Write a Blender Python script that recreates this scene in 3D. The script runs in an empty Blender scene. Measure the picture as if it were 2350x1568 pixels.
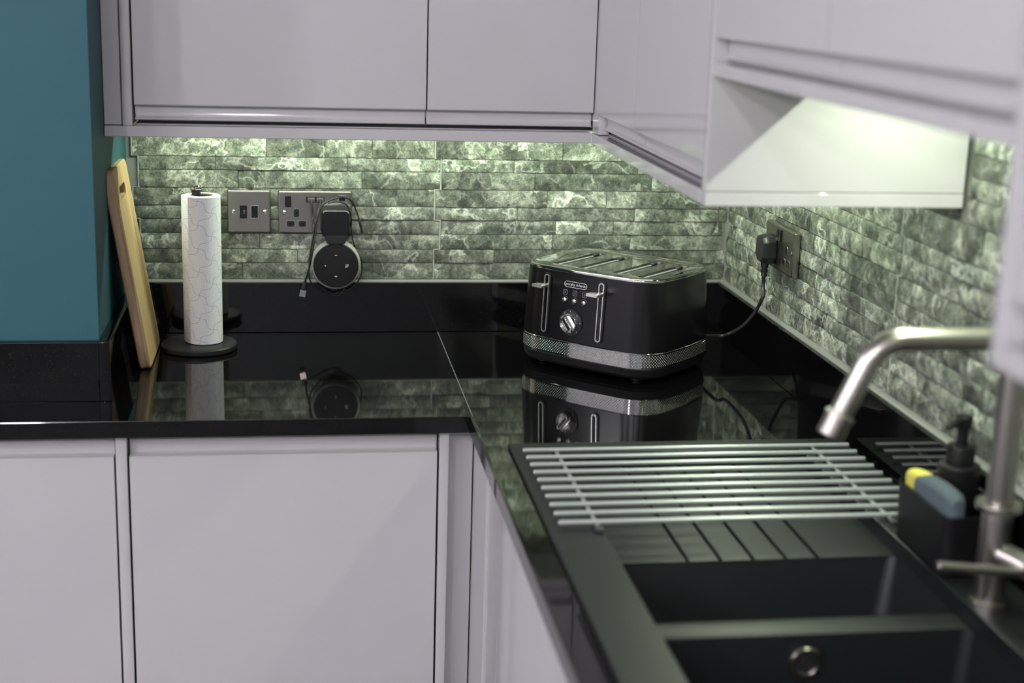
import bpy, bmesh, math, random
from mathutils import Vector, Matrix, noise
random.seed(7)
S = bpy.context.scene
COL = S.collection
H0 = 0.92                      # worktop height above the floor; coordinates below are measured from the worktop

# ------------------------------------------------------------------ camera
CAM = Vector((-0.90755, -2.95849, 0.70728)); YAW, PITCH, ROLL, FPX = 0.153326, 0.240397, 0.030772, 3352.35
_f = Vector((math.sin(YAW)*math.cos(PITCH), math.cos(YAW)*math.cos(PITCH), -math.sin(PITCH)))
_r0 = Vector((math.cos(YAW), -math.sin(YAW), 0)); _u0 = _r0.cross(_f)
_r = _r0*math.cos(ROLL) + _u0*math.sin(ROLL); _u = -_r0*math.sin(ROLL) + _u0*math.cos(ROLL)
cd = bpy.data.cameras.new('camera'); cam = bpy.data.objects.new('camera', cd); COL.objects.link(cam)
cam.matrix_world = Matrix(((_r.x, _u.x, -_f.x, CAM.x), (_r.y, _u.y, -_f.y, CAM.y), (_r.z, _u.z, -_f.z, CAM.z+H0), (0, 0, 0, 1)))
cd.sensor_fit = 'HORIZONTAL'; cd.sensor_width = 36; cd.lens = FPX/2350*36
cd.clip_start = .05; cd.clip_end = 50
cd.dof.use_dof = True; cd.dof.focus_distance = 2.72; cd.dof.aperture_fstop = 2.6
S.camera = cam
def ray(px, py): return _f + _r*((px-1175)/FPX) - _u*((py-784)/FPX)
def onX(px, py, v): d = ray(px, py); return CAM + d*((v-CAM.x)/d.x)
def onY(px, py, v): d = ray(px, py); return CAM + d*((v-CAM.y)/d.y)
def onZ(px, py, v): d = ray(px, py); return CAM + d*((v-CAM.z)/d.z)

# ------------------------------------------------------------------ world, colour, large lights
w = bpy.data.worlds.new('world'); S.world = w; w.use_nodes = True
w.node_tree.nodes['Background'].inputs[0].default_value = (.9, .88, .95, 1); w.node_tree.nodes['Background'].inputs[1].default_value = .05
S.view_settings.view_transform = 'Standard'; S.view_settings.look = 'None'
S.view_settings.exposure = 0.0; S.view_settings.gamma = 1.0; S.view_settings.use_curve_mapping = False
LED = (.87, 1.0, .76)
ADDED_LAMP_W, STRIP_W, BRIDGE_W = 54.0, 3.9, 4.0
ADDED_LAMPS = [(-3.1, -1.4), (-3.1, -2.8), (-1.9, -3.4), (-1.1, -4.1), (-3.2, -4.1)]  # positions of the added globe lamps, all out of view

def area(name, loc, rot, sx, sy, power, color, parent=None):
    ld = bpy.data.lights.new(name, 'AREA'); ld.shape = 'RECTANGLE' if sy != sx else 'DISK'
    ld.size = sx
    if sy != sx: ld.size_y = sy
    ld.energy = power; ld.color = color
    o = bpy.data.objects.new(name, ld); COL.objects.link(o); o.location = loc; o.rotation_euler = rot
    if parent: o.parent = parent
    return o

# ------------------------------------------------------------------ helpers
ORG = {}
def bmn(): return bmesh.new()
def box(bm, x0, x1, y0, y1, z0, z1, bev=0, seg=2):
    b = bmesh.new()
    v = [b.verts.new((x, y, z)) for x in (x0, x1) for y in (y0, y1) for z in (z0, z1)]
    for f in ((0,1,3,2),(4,6,7,5),(0,4,5,1),(2,3,7,6),(0,2,6,4),(1,5,7,3)): b.faces.new([v[i] for i in f])
    bmesh.ops.recalc_face_normals(b, faces=b.faces[:])
    if bev: bmesh.ops.bevel(b, geom=b.edges[:]+b.verts[:], offset=bev, segments=seg, affect='EDGES', profile=.5)
    me = bpy.data.meshes.new('t'); b.to_mesh(me); b.free(); bm.from_mesh(me); bpy.data.meshes.remove(me)
    return bm
def add(bm, verts, faces):
    v = [bm.verts.new(p) for p in verts]
    for f in faces:
        try: bm.faces.new([v[i] for i in f])
        except ValueError: pass
    return v
def prism(bm, prof, a0, a1, fn):
    n = len(prof)
    vs = [fn(a0, *p) for p in prof] + [fn(a1, *p) for p in prof]
    fs = [(i, (i+1) % n, n+(i+1) % n, n+i) for i in range(n)] + [tuple(range(n))[::-1], tuple(range(n, 2*n))]
    add(bm, vs, fs); bmesh.ops.recalc_face_normals(bm, faces=bm.faces[:]); return bm
def loft(bm, rings, cap0=True, cap1=True, closed=True):
    n = len(rings[0]); V = [[bm.verts.new(p) for p in r] for r in rings]
    for a, b in zip(V, V[1:]):
        for i in range(n if closed else n-1):
            try: bm.faces.new((a[i], a[(i+1) % n], b[(i+1) % n], b[i]))
            except ValueError: pass
    if cap0: bm.faces.new(V[0][::-1])
    if cap1: bm.faces.new(V[-1])
    return V
def lathe(bm, prof, c=(0, 0, 0), seg=32, axis='z', cap=True):
    rings = []
    for r, h in prof:
        ring = []
        for k in range(seg):
            a = 2*math.pi*k/seg; p = (r*math.cos(a), r*math.sin(a), h)
            if axis == 'y': p = (p[0], -p[2], p[1])
            if axis == 'x': p = (-p[2], p[0], p[1])
            ring.append((c[0]+p[0], c[1]+p[1], c[2]+p[2]))
        rings.append(ring)
    loft(bm, rings, cap, cap); bmesh.ops.recalc_face_normals(bm, faces=bm.faces[:]); return bm
def smooth_path(pts, n=8):
    P = [Vector(p) for p in pts]; P = [P[0]*2-P[1]] + P + [P[-1]*2-P[-2]]; out = []
    for i in range(1, len(P)-2):
        for k in range(n):
            t = k/n; a, b, c, d = P[i-1], P[i], P[i+1], P[i+2]
            out.append(.5*((2*b)+(c-a)*t+(2*a-5*b+4*c-d)*t*t+(3*b-a-3*c+d)*t**3))
    return out + [P[-2]]
def tube(bm, path, r, seg=10, rr=None):
    P = [Vector(p) for p in path]; rings = []; N = None
    for i, p in enumerate(P):
        t = (P[min(i+1, len(P)-1)]-P[max(i-1, 0)]).normalized()
        if N is None: N = t.orthogonal().normalized()
        N = (N-t*N.dot(t)).normalized(); B = t.cross(N); q = rr[i] if rr else r
        rings.append([p+N*q*math.cos(2*math.pi*k/seg)+B*q*math.sin(2*math.pi*k/seg) for k in range(seg)])
    loft(bm, rings); bmesh.ops.recalc_face_normals(bm, faces=bm.faces[:]); return bm
def cyl(bm, p0, p1, r, seg=20, r1=None):
    return tube(bm, [p0, p1], r, seg, [r, r1 if r1 is not None else r])
def rrect(w_, h_, r, n=8, cx=0, cy=0):
    o = []
    for sx, sy, a0 in ((1, 1, 0), (-1, 1, 90), (-1, -1, 180), (1, -1, 270)):
        for k in range(n+1):
            a = math.radians(a0+90*k/n); o.append((cx+sx*(w_/2-r)+r*math.cos(a), cy+sy*(h_/2-r)+r*math.sin(a)))
    return o
def mk(name, bm, mat, parent=None, org=None, sharp=27, smooth=True):
    """bm in worktop coordinates; org = base point of the thing (or taken from the parent)"""
    if org is None: org = ORG.get(parent.name, (0, 0, 0)) if parent else (0, 0, 0)
    me = bpy.data.meshes.new(name)
    bmesh.ops.translate(bm, verts=bm.verts[:], vec=-Vector(org))
    if smooth:
        for f in bm.faces: f.smooth = True
        lim = math.radians(sharp)
        for e in bm.edges:
            if len(e.link_faces) != 2: continue
            an = e.calc_face_angle(0); A, B = (f.calc_area() for f in e.link_faces)
            e.smooth = an < lim and not (an > .12 and max(A, B) > 25*min(A, B))
    bm.to_mesh(me); bm.free()
    for m in (mat if isinstance(mat, (list, tuple)) else [mat]): me.materials.append(m)
    o = bpy.data.objects.new(name, me); COL.objects.link(o)
    if parent: o.parent = parent; ORG[o.name] = tuple(org)
    else: o.location = (org[0], org[1], org[2]+H0); ORG[o.name] = tuple(org)
    return o
def tag(o, label=None, cat=None, group=None, kind=None):
    if label: o['label'] = label
    if cat: o['category'] = cat
    if group: o['group'] = group
    if kind: o['kind'] = kind
    return o
def thing(name, label, cat, org, group=None, rotz=0):
    o = bpy.data.objects.new(name, None); COL.objects.link(o); o.empty_display_size = .05
    o.location = (org[0], org[1], org[2]+H0); o.rotation_euler = (0, 0, rotz)
    ORG[o.name] = tuple(org) if not rotz else (0, 0, 0)
    return tag(o, label, cat, group)
def text(s, size, fn, thick=.0004, align='CENTER'):
    """text mesh laid out in (u,v) then mapped by fn(u,v,out)"""
    c = bpy.data.curves.new('txt', 'FONT'); c.body = s; c.size = size; c.align_x = align; c.align_y = 'CENTER'; c.extrude = thick/2; c.resolution_u = 3
    o = bpy.data.objects.new('txt', c); COL.objects.link(o)
    dg = bpy.context.evaluated_depsgraph_get(); me = bpy.data.meshes.new_from_object(o.evaluated_get(dg))
    bm = bmesh.new(); bm.from_mesh(me)
    for v in bm.verts: v.co = fn(v.co.x, v.co.y, v.co.z+thick/2)
    bpy.data.meshes.remove(me); bpy.data.objects.remove(o); bpy.data.curves.remove(c)
    return bm

# ------------------------------------------------------------------ materials
def mat(name, col, rough=.5, metal=0, spec=.5, coat=0, emit=None):
    m = bpy.data.materials.new(name); m.use_nodes = True; b = m.node_tree.nodes['Principled BSDF']
    b.inputs['Base Color'].default_value = (*col, 1); b.inputs['Roughness'].default_value = rough; b.inputs['Metallic'].default_value = metal
    b.inputs['Specular IOR Level'].default_value = spec; b.inputs['Coat Weight'].default_value = coat; b.inputs['Coat Roughness'].default_value = .03
    if emit: b.inputs['Emission Color'].default_value = (*emit[:3], 1); b.inputs['Emission Strength'].default_value = emit[3]
    return m
class NT:
    def __init__(s, m): s.m = m; s.t = m.node_tree; s.b = s.t.nodes['Principled BSDF']
    def n(s, typ, **kw):
        x = s.t.nodes.new(typ)
        ins = kw.pop('ins', {})
        for k, v in kw.items(): setattr(x, k, v)
        for k, v in ins.items():
            if isinstance(v, bpy.types.NodeSocket): s.t.links.new(v, x.inputs[k])
            else: x.inputs[k].default_value = v
        return x
    def math(s, op, a, b=0.0, c=0.0): return s.n('ShaderNodeMath', operation=op, ins={0: a, 1: b, 2: c}).outputs[0]
    def mix(s, fac, a, b):
        x = s.n('ShaderNodeMix', data_type='RGBA')
        for i, v in ((0, fac), (6, a), (7, b)):
            if isinstance(v, bpy.types.NodeSocket): s.t.links.new(v, x.inputs[i])
            else: x.inputs[i].default_value = v
        return x.outputs[2]
    def ramp(s, fac, stops):
        x = s.n('ShaderNodeValToRGB', ins={0: fac}); cr = x.color_ramp
        while len(cr.elements) < len(stops): cr.elements.new(.5)
        for e, (p, c) in zip(cr.elements, stops): e.position = p; e.color = c if len(c) == 4 else (*c, 1)
        return x.outputs[0]
    def noise(s, vec, scale, det=4, rough=.55, dist=0):
        return s.n('ShaderNodeTexNoise', ins={'Vector': vec, 'Scale': scale, 'Detail': det, 'Roughness': rough, 'Distortion': dist}).outputs[0]
    def bump(s, h, strength, dist=.001):
        x = s.n('ShaderNodeBump', ins={'Height': h, 'Strength': strength, 'Distance': dist}); s.t.links.new(x.outputs[0], s.b.inputs['Normal'])
    def col(s, c): s.t.links.new(c, s.b.inputs['Base Color'])
    def rough(s, c): s.t.links.new(c, s.b.inputs['Roughness'])

GLOSS = mat('gloss_light_grey', (.55, .532, .548), .08, 0, .55)
CARC = mat('carcass_grey', (.50, .48, .50), .4)
GAP = mat('dark_gap', (.03, .028, .03), .7)
TEAL = mat('teal_paint', (.026, .100, .120), .6, 0, .3); t = NT(TEAL)
tc = t.n('ShaderNodeTexCoord').outputs['Object']; t.bump(t.noise(tc, 260, 3), .12, .0006)
WHITE = mat('white_paint', (.80, .78, .79), .7)
FLOOR = mat('floor_dark', (.09, .085, .085), .4)
FARW = mat('far_wall_paint', (.34, .36, .37), .7)
GRAN = mat('black_polished_granite', (.006, .006, .0065), .045, 0, .55); t = NT(GRAN)
tc = t.n('ShaderNodeTexCoord').outputs['Object']
vo = t.n('ShaderNodeTexVoronoi', ins={'Vector': tc, 'Scale': 420.0}); sp = t.math('LESS_THAN', vo.outputs['Distance'], .17)
wn = t.n('ShaderNodeSeparateColor', ins={0: vo.outputs['Color']}).outputs[0]
sp = t.math('MULTIPLY', sp, t.math('GREATER_THAN', wn, .80))
t.col(t.mix(sp, t.mix(t.noise(tc, 700, 2), (.0012, .0012, .0013, 1), (.0045, .0045, .0048, 1)), (.075, .07, .062, 1)))
EDGE = mat('granite_joint_filler', (.16, .18, .17), .4)
STEEL = mat('brushed_steel', (.46, .43, .395), .29, 1)
CHROME = mat('chrome', (.78, .77, .76), .07, 1)
PLATE = mat('brushed_nickel_plate', (.33, .31, .28), .28, 1); t = NT(PLATE)
tc = t.n('ShaderNodeTexCoord').outputs['Object']; mp = t.n('ShaderNodeMapping', ins={'Vector': tc, 'Scale': (30, 30, 3000)}).outputs[0]
t.bump(t.noise(mp, 1.0, 2), .12, .0002)
BLACKP = mat('black_plastic', (.012, .012, .013), .32)
BLACKG = mat('gloss_black', (.006, .006, .007), .08)
BLACKM = mat('matt_black', (.016, .016, .017), .42)
GREYP = mat('charcoal_plastic', (.045, .048, .046), .45)
RUB = mat('black_cable', (.012, .012, .013), .4)
PRINT = mat('white_print', (.75, .72, .75), .4)
DIMP = mat('grey_print', (.32, .31, .33), .5)
SILI = mat('grey_sealant', (.20, .20, .19), .3)
GROUT = mat('pale_grout', (.30, .31, .28), .8)
GROUTL = mat('light_grout_line', (.40, .41, .37), .8)
SINK = mat('black_composite', (.0065, .0088, .0092), .40, 0, .6); t = NT(SINK)
tc = t.n('ShaderNodeTexCoord').outputs['Object']; t.bump(t.noise(tc, 1800, 2), .15, .0003)
BAR = mat('satin_steel_rod', (.50, .53, .525), .32, .55)
YEL = mat('yellow_foam', (.72, .66, .12), .9); t = NT(YEL); tc = t.n('ShaderNodeTexCoord').outputs['Object']; t.bump(t.noise(tc, 500, 3), .5, .001)
SCRUB = mat('blue_grey_scrub_cloth', (.085, .115, .135), .95); t = NT(SCRUB); tc = t.n('ShaderNodeTexCoord').outputs['Object']
t.bump(t.noise(tc, 900, 3), .6, .001)
FAB = mat('grey_fabric', (.20, .21, .20), .9); t = NT(FAB); tc = t.n('ShaderNodeTexCoord').outputs['Object']
fv = t.n('ShaderNodeTexVoronoi', ins={'Vector': tc, 'Scale': 700.0}).outputs['Distance']
t.col(t.mix(fv, (.44, .45, .43, 1), (.18, .185, .18, 1))); t.bump(fv, .5, .0006)
BLK2 = mat('soft_black', (.006, .006, .0068), .45, 0, .3)
TRIM = mat('satin_chrome', (.80, .78, .77), .30, 1)
SPKF = mat('speaker_face_black', (.007, .007, .0075), .5, 0, .25)
CARD = mat('brown_card', (.35, .25, .14), .8)

# slate stone: mottled grey-green with pale veins, different on every piece
STONE = mat('split_slate', (.2, .22, .19), .55); t = NT(STONE)
tc = t.n('ShaderNodeTexCoord').outputs['Object']; rnd = t.n('ShaderNodeObjectInfo').outputs['Random']
off = t.n('ShaderNodeCombineXYZ', ins={0: t.math('MULTIPLY', rnd, 37.0), 1: t.math('MULTIPLY', rnd, 91.0), 2: t.math('MULTIPLY', rnd, 53.0)}).outputs[0]
pv = t.n('ShaderNodeVectorMath', operation='ADD', ins={0: tc, 1: off}).outputs[0]
big = t.noise(pv, 14, 4, .6, .6)
mid = t.noise(pv, 58, 9, .72, .5)
wob = t.n('ShaderNodeTexNoise', ins={'Vector': pv, 'Scale': 40.0, 'Detail': 3.0}).outputs[1]
pw = t.n('ShaderNodeVectorMath', operation='MULTIPLY_ADD', ins={0: wob, 1: (.022, .022, .022), 2: pv}).outputs[0]
cellc = t.n('ShaderNodeSeparateColor', ins={0: t.n('ShaderNodeTexVoronoi', ins={'Vector': pw, 'Scale': 17.0}).outputs['Color']}).outputs[0]
cellf = t.math('MULTIPLY_ADD', cellc, .85, .52)
fine = t.noise(pv, 420, 4, .7)
base = t.ramp(mid, [(.32, (.045, .053, .044)), (.45, (.135, .15, .126)), (.57, (.235, .252, .216)), (.72, (.43, .445, .39))])
tone = t.ramp(big, [(.36, (.50, .54, .50)), (.5, (.88, .90, .86)), (.64, (1.35, 1.35, 1.3))])
base = t.n('ShaderNodeMix', data_type='RGBA', blend_type='MULTIPLY', ins={0: 1.0, 6: base, 7: tone}).outputs[2]
speck = t.ramp(fine, [(.36, (.45, .45, .45)), (.5, (1, 1, 1)), (.63, (1.75, 1.75, 1.7))])
base = t.n('ShaderNodeMix', data_type='RGBA', blend_type='MULTIPLY', ins={0: .85, 6: base, 7: speck}).outputs[2]
vn = t.noise(pv, 11, 6, .60, .35); ridge = t.math('ABSOLUTE', t.math('SUBTRACT', vn, .5))
vein = t.ramp(ridge, [(.0, (1, 1, 1)), (.008, (.55, .55, .55)), (.022, (0, 0, 0))])
vmask = t.ramp(t.noise(pv, 9, 2), [(.42, (0, 0, 0)), (.54, (1, 1, 1))])
vf = t.math('MULTIPLY', t.math('MULTIPLY', vein, vmask), .8)
base = t.mix(vf, base, (.58, .60, .53, 1))
fr = t.math('FRACT', t.math('MULTIPLY', rnd, 7.31)); br = t.math('MULTIPLY_ADD', fr, .65, .72)
base = t.n('ShaderNodeVectorMath', operation='SCALE', ins={0: base, 'Scale': br}).outputs[0]
base = t.n('ShaderNodeVectorMath', operation='SCALE', ins={0: base, 'Scale': cellf}).outputs[0]
t.col(base)
hgt = t.math('ADD', t.math('MULTIPLY', mid, .7), t.math('MULTIPLY', fine, .25))
t.bump(hgt, .35, .0025)

WOOD = mat('pale_laminated_wood', (.6, .42, .2), .5); t = NT(WOOD)
tc = t.n('ShaderNodeTexCoord').outputs['Object']
sep = t.n('ShaderNodeSeparateXYZ', ins={0: tc})
fl = t.math('FLOOR', t.math('MULTIPLY', sep.outputs[1], 22.0))
wn = t.n('ShaderNodeTexWhiteNoise', noise_dimensions='1D', ins={'W': fl}).outputs[0]
gm = t.n('ShaderNodeMapping', ins={'Vector': tc, 'Scale': (120, 120, 4)}).outputs[0]
gr = t.noise(gm, 1.0, 5, .6, .5)
wc = t.ramp(gr, [(.3, (.50, .34, .165)), (.5, (.74, .55, .29)), (.7, (.82, .65, .39))])
wt = t.mix(wn, (.72, .66, .58, 1), (1.12, 1.1, 1.05, 1))
t.col(t.n('ShaderNodeMix', data_type='RGBA', blend_type='MULTIPLY', ins={0: 1.0, 6: wc, 7: wt}).outputs[2]); t.bump(gr, .08, .0004)

WOODE = mat('brown_edge_wood', (.34, .22, .12), .55); t = NT(WOODE)
tc = t.n('ShaderNodeTexCoord').outputs['Object']; gm = t.n('ShaderNodeMapping', ins={'Vector': tc, 'Scale': (260, 260, 6)}).outputs[0]
t.col(t.ramp(t.noise(gm, 1.0, 5, .6, .5), [(.3, (.28, .175, .095)), (.5, (.42, .28, .16)), (.7, (.56, .40, .25))]))

# kitchen paper: embossed wavy lattice, printed blue-grey (uv: metres round the roll, metres up)
PAPER = mat('quilted_kitchen_paper', (.90, .90, .91), .9); t = NT(PAPER)
uv = t.n('ShaderNodeSeparateXYZ', ins={0: t.n('ShaderNodeUVMap', uv_map='uv').outputs[0]})
U, V = uv.outputs[0], uv.outputs[1]
TP = 2*math.pi
ph = t.math('SINE', t.math('MULTIPLY', V, TP/.036))
p_ = t.math('ADD', t.math('DIVIDE', U, .052), t.math('DIVIDE', V, .045)); q_ = t.math('SUBTRACT', t.math('DIVIDE', U, .052), t.math('DIVIDE', V, .045))
w1 = t.math('ADD', p_, t.math('MULTIPLY', t.math('SINE', t.math('MULTIPLY', q_, TP)), .12))
w2 = t.math('SUBTRACT', q_, t.math('MULTIPLY', t.math('SINE', t.math('MULTIPLY', p_, TP)), .12))
def near(x, wd): return t.math('LESS_THAN', t.math('ABSOLUTE', t.math('SUBTRACT', t.math('FRACT', x), .5)), wd)
solid = t.math('MAXIMUM', near(w1, .016), near(w2, .016))
wv = t.math('ADD', V, t.math('MULTIPLY', t.math('SINE', t.math('MULTIPLY', U, TP/.0260)), .0060))
d1 = t.math('MULTIPLY', near(t.math('DIVIDE', wv, .0037), .17), near(t.math('DIVIDE', U, .0030), .30))
patt = t.math('MAXIMUM', solid, t.math('MULTIPLY', d1, .6))
t.col(t.mix(t.math('MULTIPLY', patt, .8), (.92, .92, .93, 1), (.44, .46, .62, 1))); t.bump(t.math('SUBTRACT', 1.0, patt), .15, .0008)

# dimpled chrome band of the toaster (uv in metres)
BAND = mat('dimpled_chrome', (.75, .74, .73), .10, 1); t = NT(BAND)
uv = t.n('ShaderNodeSeparateXYZ', ins={0: t.n('ShaderNodeUVMap', uv_map='uv').outputs[0]})
PT = .0056
ga = t.math('DIVIDE', t.math('ADD', uv.outputs[0], uv.outputs[1]), PT); gb = t.math('DIVIDE', t.math('SUBTRACT', uv.outputs[0], uv.outputs[1]), PT)
fa = t.math('SUBTRACT', t.math('FRACT', ga), .5); fb = t.math('SUBTRACT', t.math('FRACT', gb), .5)
dd = t.math('SQRT', t.math('ADD', t.math('MULTIPLY', fa, fa), t.math('MULTIPLY', fb, fb)))
inr = t.math('MULTIPLY', t.math('GREATER_THAN', uv.outputs[1], .004), t.math('LESS_THAN', uv.outputs[1], .026))
dot = t.math('MULTIPLY', t.math('LESS_THAN', dd, .27), inr)
t.col(t.mix(dot, (.72, .71, .70, 1), (.80, .80, .79, 1))); t.rough(t.math('MULTIPLY_ADD', dot, .35, .07))
t.bump(t.math('MULTIPLY', t.math('MULTIPLY', t.math('MINIMUM', t.math('MULTIPLY', dd, dd), .073), inr), 13.7), 1.0, .0007)

# ------------------------------------------------------------------ setting: room shell
XR, YR = -.3656, -.3276                 # front planes of the wall units on the right and the back wall
TX = .005                               # face plane of the right-hand tiles
def struct(name, dims, m, org=None, bev=0):
    bm = bmn(); box(bm, *dims, bev)
    return tag(mk(name, bm, m, org=org or ((dims[0]+dims[1])/2, (dims[2]+dims[3])/2, dims[4])), kind='structure')
wall_back = struct('wall_back', (-4.6, .2, .002, .15, -H0, 1.55), GROUT)
wall_right = struct('wall_right', (TX+.002, .2, -5.2, .002, -H0, 1.55), GROUT)
struct('wall_left', (-4.6, -1.2306, -.4924, .002, -H0, 1.55), TEAL)
struct('wall_side', (-4.75, -4.6, -5.2, .15, -H0, 1.55), WHITE)
struct('wall_front', (-4.75, .2, -5.35, -5.2, -H0, 1.55), FARW)
struct('floor', (-4.75, .2, -5.35, .15, -H0-.1, -H0), FLOOR)
struct('ceiling', (-4.75, .2, -5.35, .15, 1.55, 1.65), WHITE)

# stone tiles: every split stone is a piece of its wall
ROWS = [.3565, .3299, .2942, .2584, .2314, .2024, .1706, .1423, .1085]; TOP = .4075
LEFT = [0, .012, .012, 0, 0, .012, .012, 0, 0]
SPL = [(.262, .472), (.162, .422), (.206, .452), (.233, .358), (.171, .419), (.253, .375), (.247, .412), (.125, .322), (.212, .405)]
def stone(parent, a0, a1, z0, z1, fn, seed):
    g = .0006; a0 += g; a1 -= g; z0 += g; z1 -= g
    L = a1-a0
    if L < .006: return
    nx = max(3, int(L/.011)); nz = 4
    bm = bmn(); V = []
    tilt = random.uniform(-.0015, .0015); b0 = random.uniform(.0035, .0055)
    for j in range(nz+1):
        row = []
        for i in range(nx+1):
            a = a0+L*i/nx; z = z0+(z1-z0)*j/nz
            o = b0+tilt*(j/nz-.5)*2+.0016*noise.noise((a*30+seed*3.7, z*40, seed))+.0006*noise.noise((a*90, z*120, seed*1.3))
            if j in (0, nz):
                o -= .0012+.0016*max(0, noise.noise((a*70, seed*2.1, j))); z += (.0012 if j == 0 else -.0012)*max(0, noise.noise((a*45, seed*5.3, j+9)))
            if i in (0, nx): o -= .0012
            row.append(bm.verts.new(fn(a, z, max(.0008, o))))
        V.append(row)
    for j in range(nz):
        for i in range(nx): bm.faces.new((V[j][i], V[j][i+1], V[j+1][i+1], V[j+1][i]))
    loop = V[0]+[V[j][nx] for j in range(1, nz+1)]+V[nz][-2::-1]+[V[j][0] for j in range(nz-1, 0, -1)]
    pr = []
    for k in range(nx+1): pr.append((a0+L*k/nx, z0))
    pr += [(a1, z0+(z1-z0)*j/nz) for j in range(1, nz+1)] + [(a0+L*k/nx, z1) for k in range(nx-1, -1, -1)] + [(a0, z0+(z1-z0)*j/nz) for j in range(nz-1, 0, -1)]
    B = [bm.verts.new(fn(a, z, -.0015)) for a, z in pr]
    for k in range(len(loop)): bm.faces.new((loop[k-1], loop[k], B[k], B[k-1]))
    bmesh.ops.recalc_face_normals(bm, faces=bm.faces[:])
    c = Vector(fn((a0+a1)/2, (z0+z1)/2, 0)); me = bpy.data.meshes.new('stone')
    bmesh.ops.translate(bm, verts=bm.verts[:], vec=-c)
    for f in bm.faces: f.smooth = True
    bm.to_mesh(me); bm.free(); me.set_sharp_from_angle(angle=math.radians(40)); me.materials.append(STONE)
    o = bpy.data.objects.new('stone', me); COL.objects.link(o); o.parent = parent
    o.location = c-Vector(ORG[parent.name])
def tile_course(parent, fn, starts, amin, amax, dz=0, zmax=9, mirror=False):
    global seedc
    for s in starts:
        for k in range(9):
            zt = (TOP if k == 0 else ROWS[k-1])+dz; zb = ROWS[k]+dz
            if zb > zmax: continue
            e = [s+LEFT[k]+.0015] + [s+x for x in SPL[k]] + [s+.6+LEFT[k]-.0015]
            for a, b in zip(e, e[1:]):
                a2, b2 = max(a, amin), min(b, amax)
                if b2-a2 > .008: seedc += 1; stone(parent, a2, b2, zb, min(zt, zmax), fn, seedc*.37)
seedc = 0
fnB = lambda a, z, o: (a, -o, z)
fnR = lambda a, z, o: (TX-o, -a, z)
tile_course(wall_back, fnB, (-1.2195, -.6195, -.0195), -1.2295, .002)
tile_course(wall_back, fnB, (-1.2195, -.6195, -.0195), -1.2295, .002, dz=.301, zmax=.503)
tile_course(wall_right, fnR, (-.31, .29, .89, 1.49), .004, 2.02)
tile_course(wall_right, fnR, (-.31, .29, .89), .004, 1.07, dz=.301, zmax=.503)
tile_course(wall_right, fnR, (.61, 1.21, 1.81), 1.095, 2.02, dz=.301, zmax=.70)
def grout(parent, fn, s_, dz=0, rows=range(9)):
    pts = []
    for k in rows:
        zt = (TOP if k == 0 else ROWS[k-1])+dz; pts += [fn(s_+LEFT[k], zt-.0003, .0021), fn(s_+LEFT[k], ROWS[k]+dz+.0003, .0021)]
    bm = bmn(); tube(bm, pts, .0017, 6); mk('grout_joint', bm, GROUTL, parent)
for s_ in (-1.2195, -.6195): grout(wall_back, fnB, s_)
for s_ in (.29, .89, 1.49): grout(wall_right, fnR, s_)
# sealant bead on the upstand and in the tile corner
bm = bmn(); prism(bm, [(0, .1025), (-.0125, .1028), (-.0125, .1048), (-.0085, .1075), (0, .1085)], -1.2115, 0, lambda a, d, z: (a, d, z))
prism(bm, [(0, .1025), (-.0145, .1028), (-.0145, .1048), (-.0095, .1080), (0, .1090)], 0, -2.2, lambda a, d, z: (TX+d, a, z))
prism(bm, [(-.008, .0), (0, -.008), (.004, .004)], .106, .45, lambda a, x, y: (TX+x, y, a))
tag(mk('trim_1', bm, SILI, org=(-.6, -.005, .1025)), kind='structure')

# ------------------------------------------------------------------ worktops
def slab(xs, ys, z0, z1, holes, bev=.0012):
    bm = bmn(); nx, ny = len(xs)-1, len(ys)-1
    vt = {}
    def v(i, j, k):
        if (i, j, k) not in vt: vt[i, j, k] = bm.verts.new((xs[i], ys[j], (z0, z1)[k]))
        return vt[i, j, k]
    solid = lambda i, j: 0 <= i < nx and 0 <= j < ny and (i, j) not in holes
    for i in range(nx):
        for j in range(ny):
            if not solid(i, j): continue
            bm.faces.new((v(i, j, 1), v(i+1, j, 1), v(i+1, j+1, 1), v(i, j+1, 1))); bm.faces.new((v(i, j, 0), v(i, j+1, 0), v(i+1, j+1, 0), v(i+1, j, 0)))
            for di, dj, a, b in ((-1, 0, (i, j), (i, j+1)), (1, 0, (i+1, j), (i+1, j+1)), (0, -1, (i, j), (i+1, j)), (0, 1, (i, j+1), (i+1, j+1))):
                if not solid(i+di, j+dj): bm.faces.new((v(*a, 0), v(*b, 0), v(*b, 1), v(*a, 1)))
    bmesh.ops.recalc_face_normals(bm, faces=bm.faces[:])
    if bev:
        es = [e for e in bm.edges if len(e.link_faces) == 2 and e.calc_face_angle() > 1.2]
        bmesh.ops.bevel(bm, geom=es, offset=bev, segments=2, affect='EDGES', profile=.5)
    return bm
WB = -.0289
SX0, SX1, SY0, SY1 = -.575, -.03, -1.80, -.797
wt1 = tag(mk('worktop', slab([-2.6, -1.2305, -.6106], [-.6278, -.4923, .0015], WB, 0, {(0, 1)}), GRAN, org=(-1.4, -.4, WB)), 'polished black granite worktop slab running under the paper roll and chopping board', 'worktop')
wt2 = tag(mk('worktop', slab([-.615, -.6098, SX0+.012, SX1-.012, TX+.001], [-2.6, SY0+.012, SY1-.012, -.6278, .0015], WB, 0, {(2, 1), (0, 3)}), GRAN, org=(-.3, -1.2, WB)), 'polished black granite worktop slab holding the toaster and the black sink', 'worktop')
bm = bmn(); box(bm, -.6110, -.6096, -.627, -.0192, -.002, .00015)
mk('joint_line', bm, EDGE, wt1)
HU, TU = .1031, .0192
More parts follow.
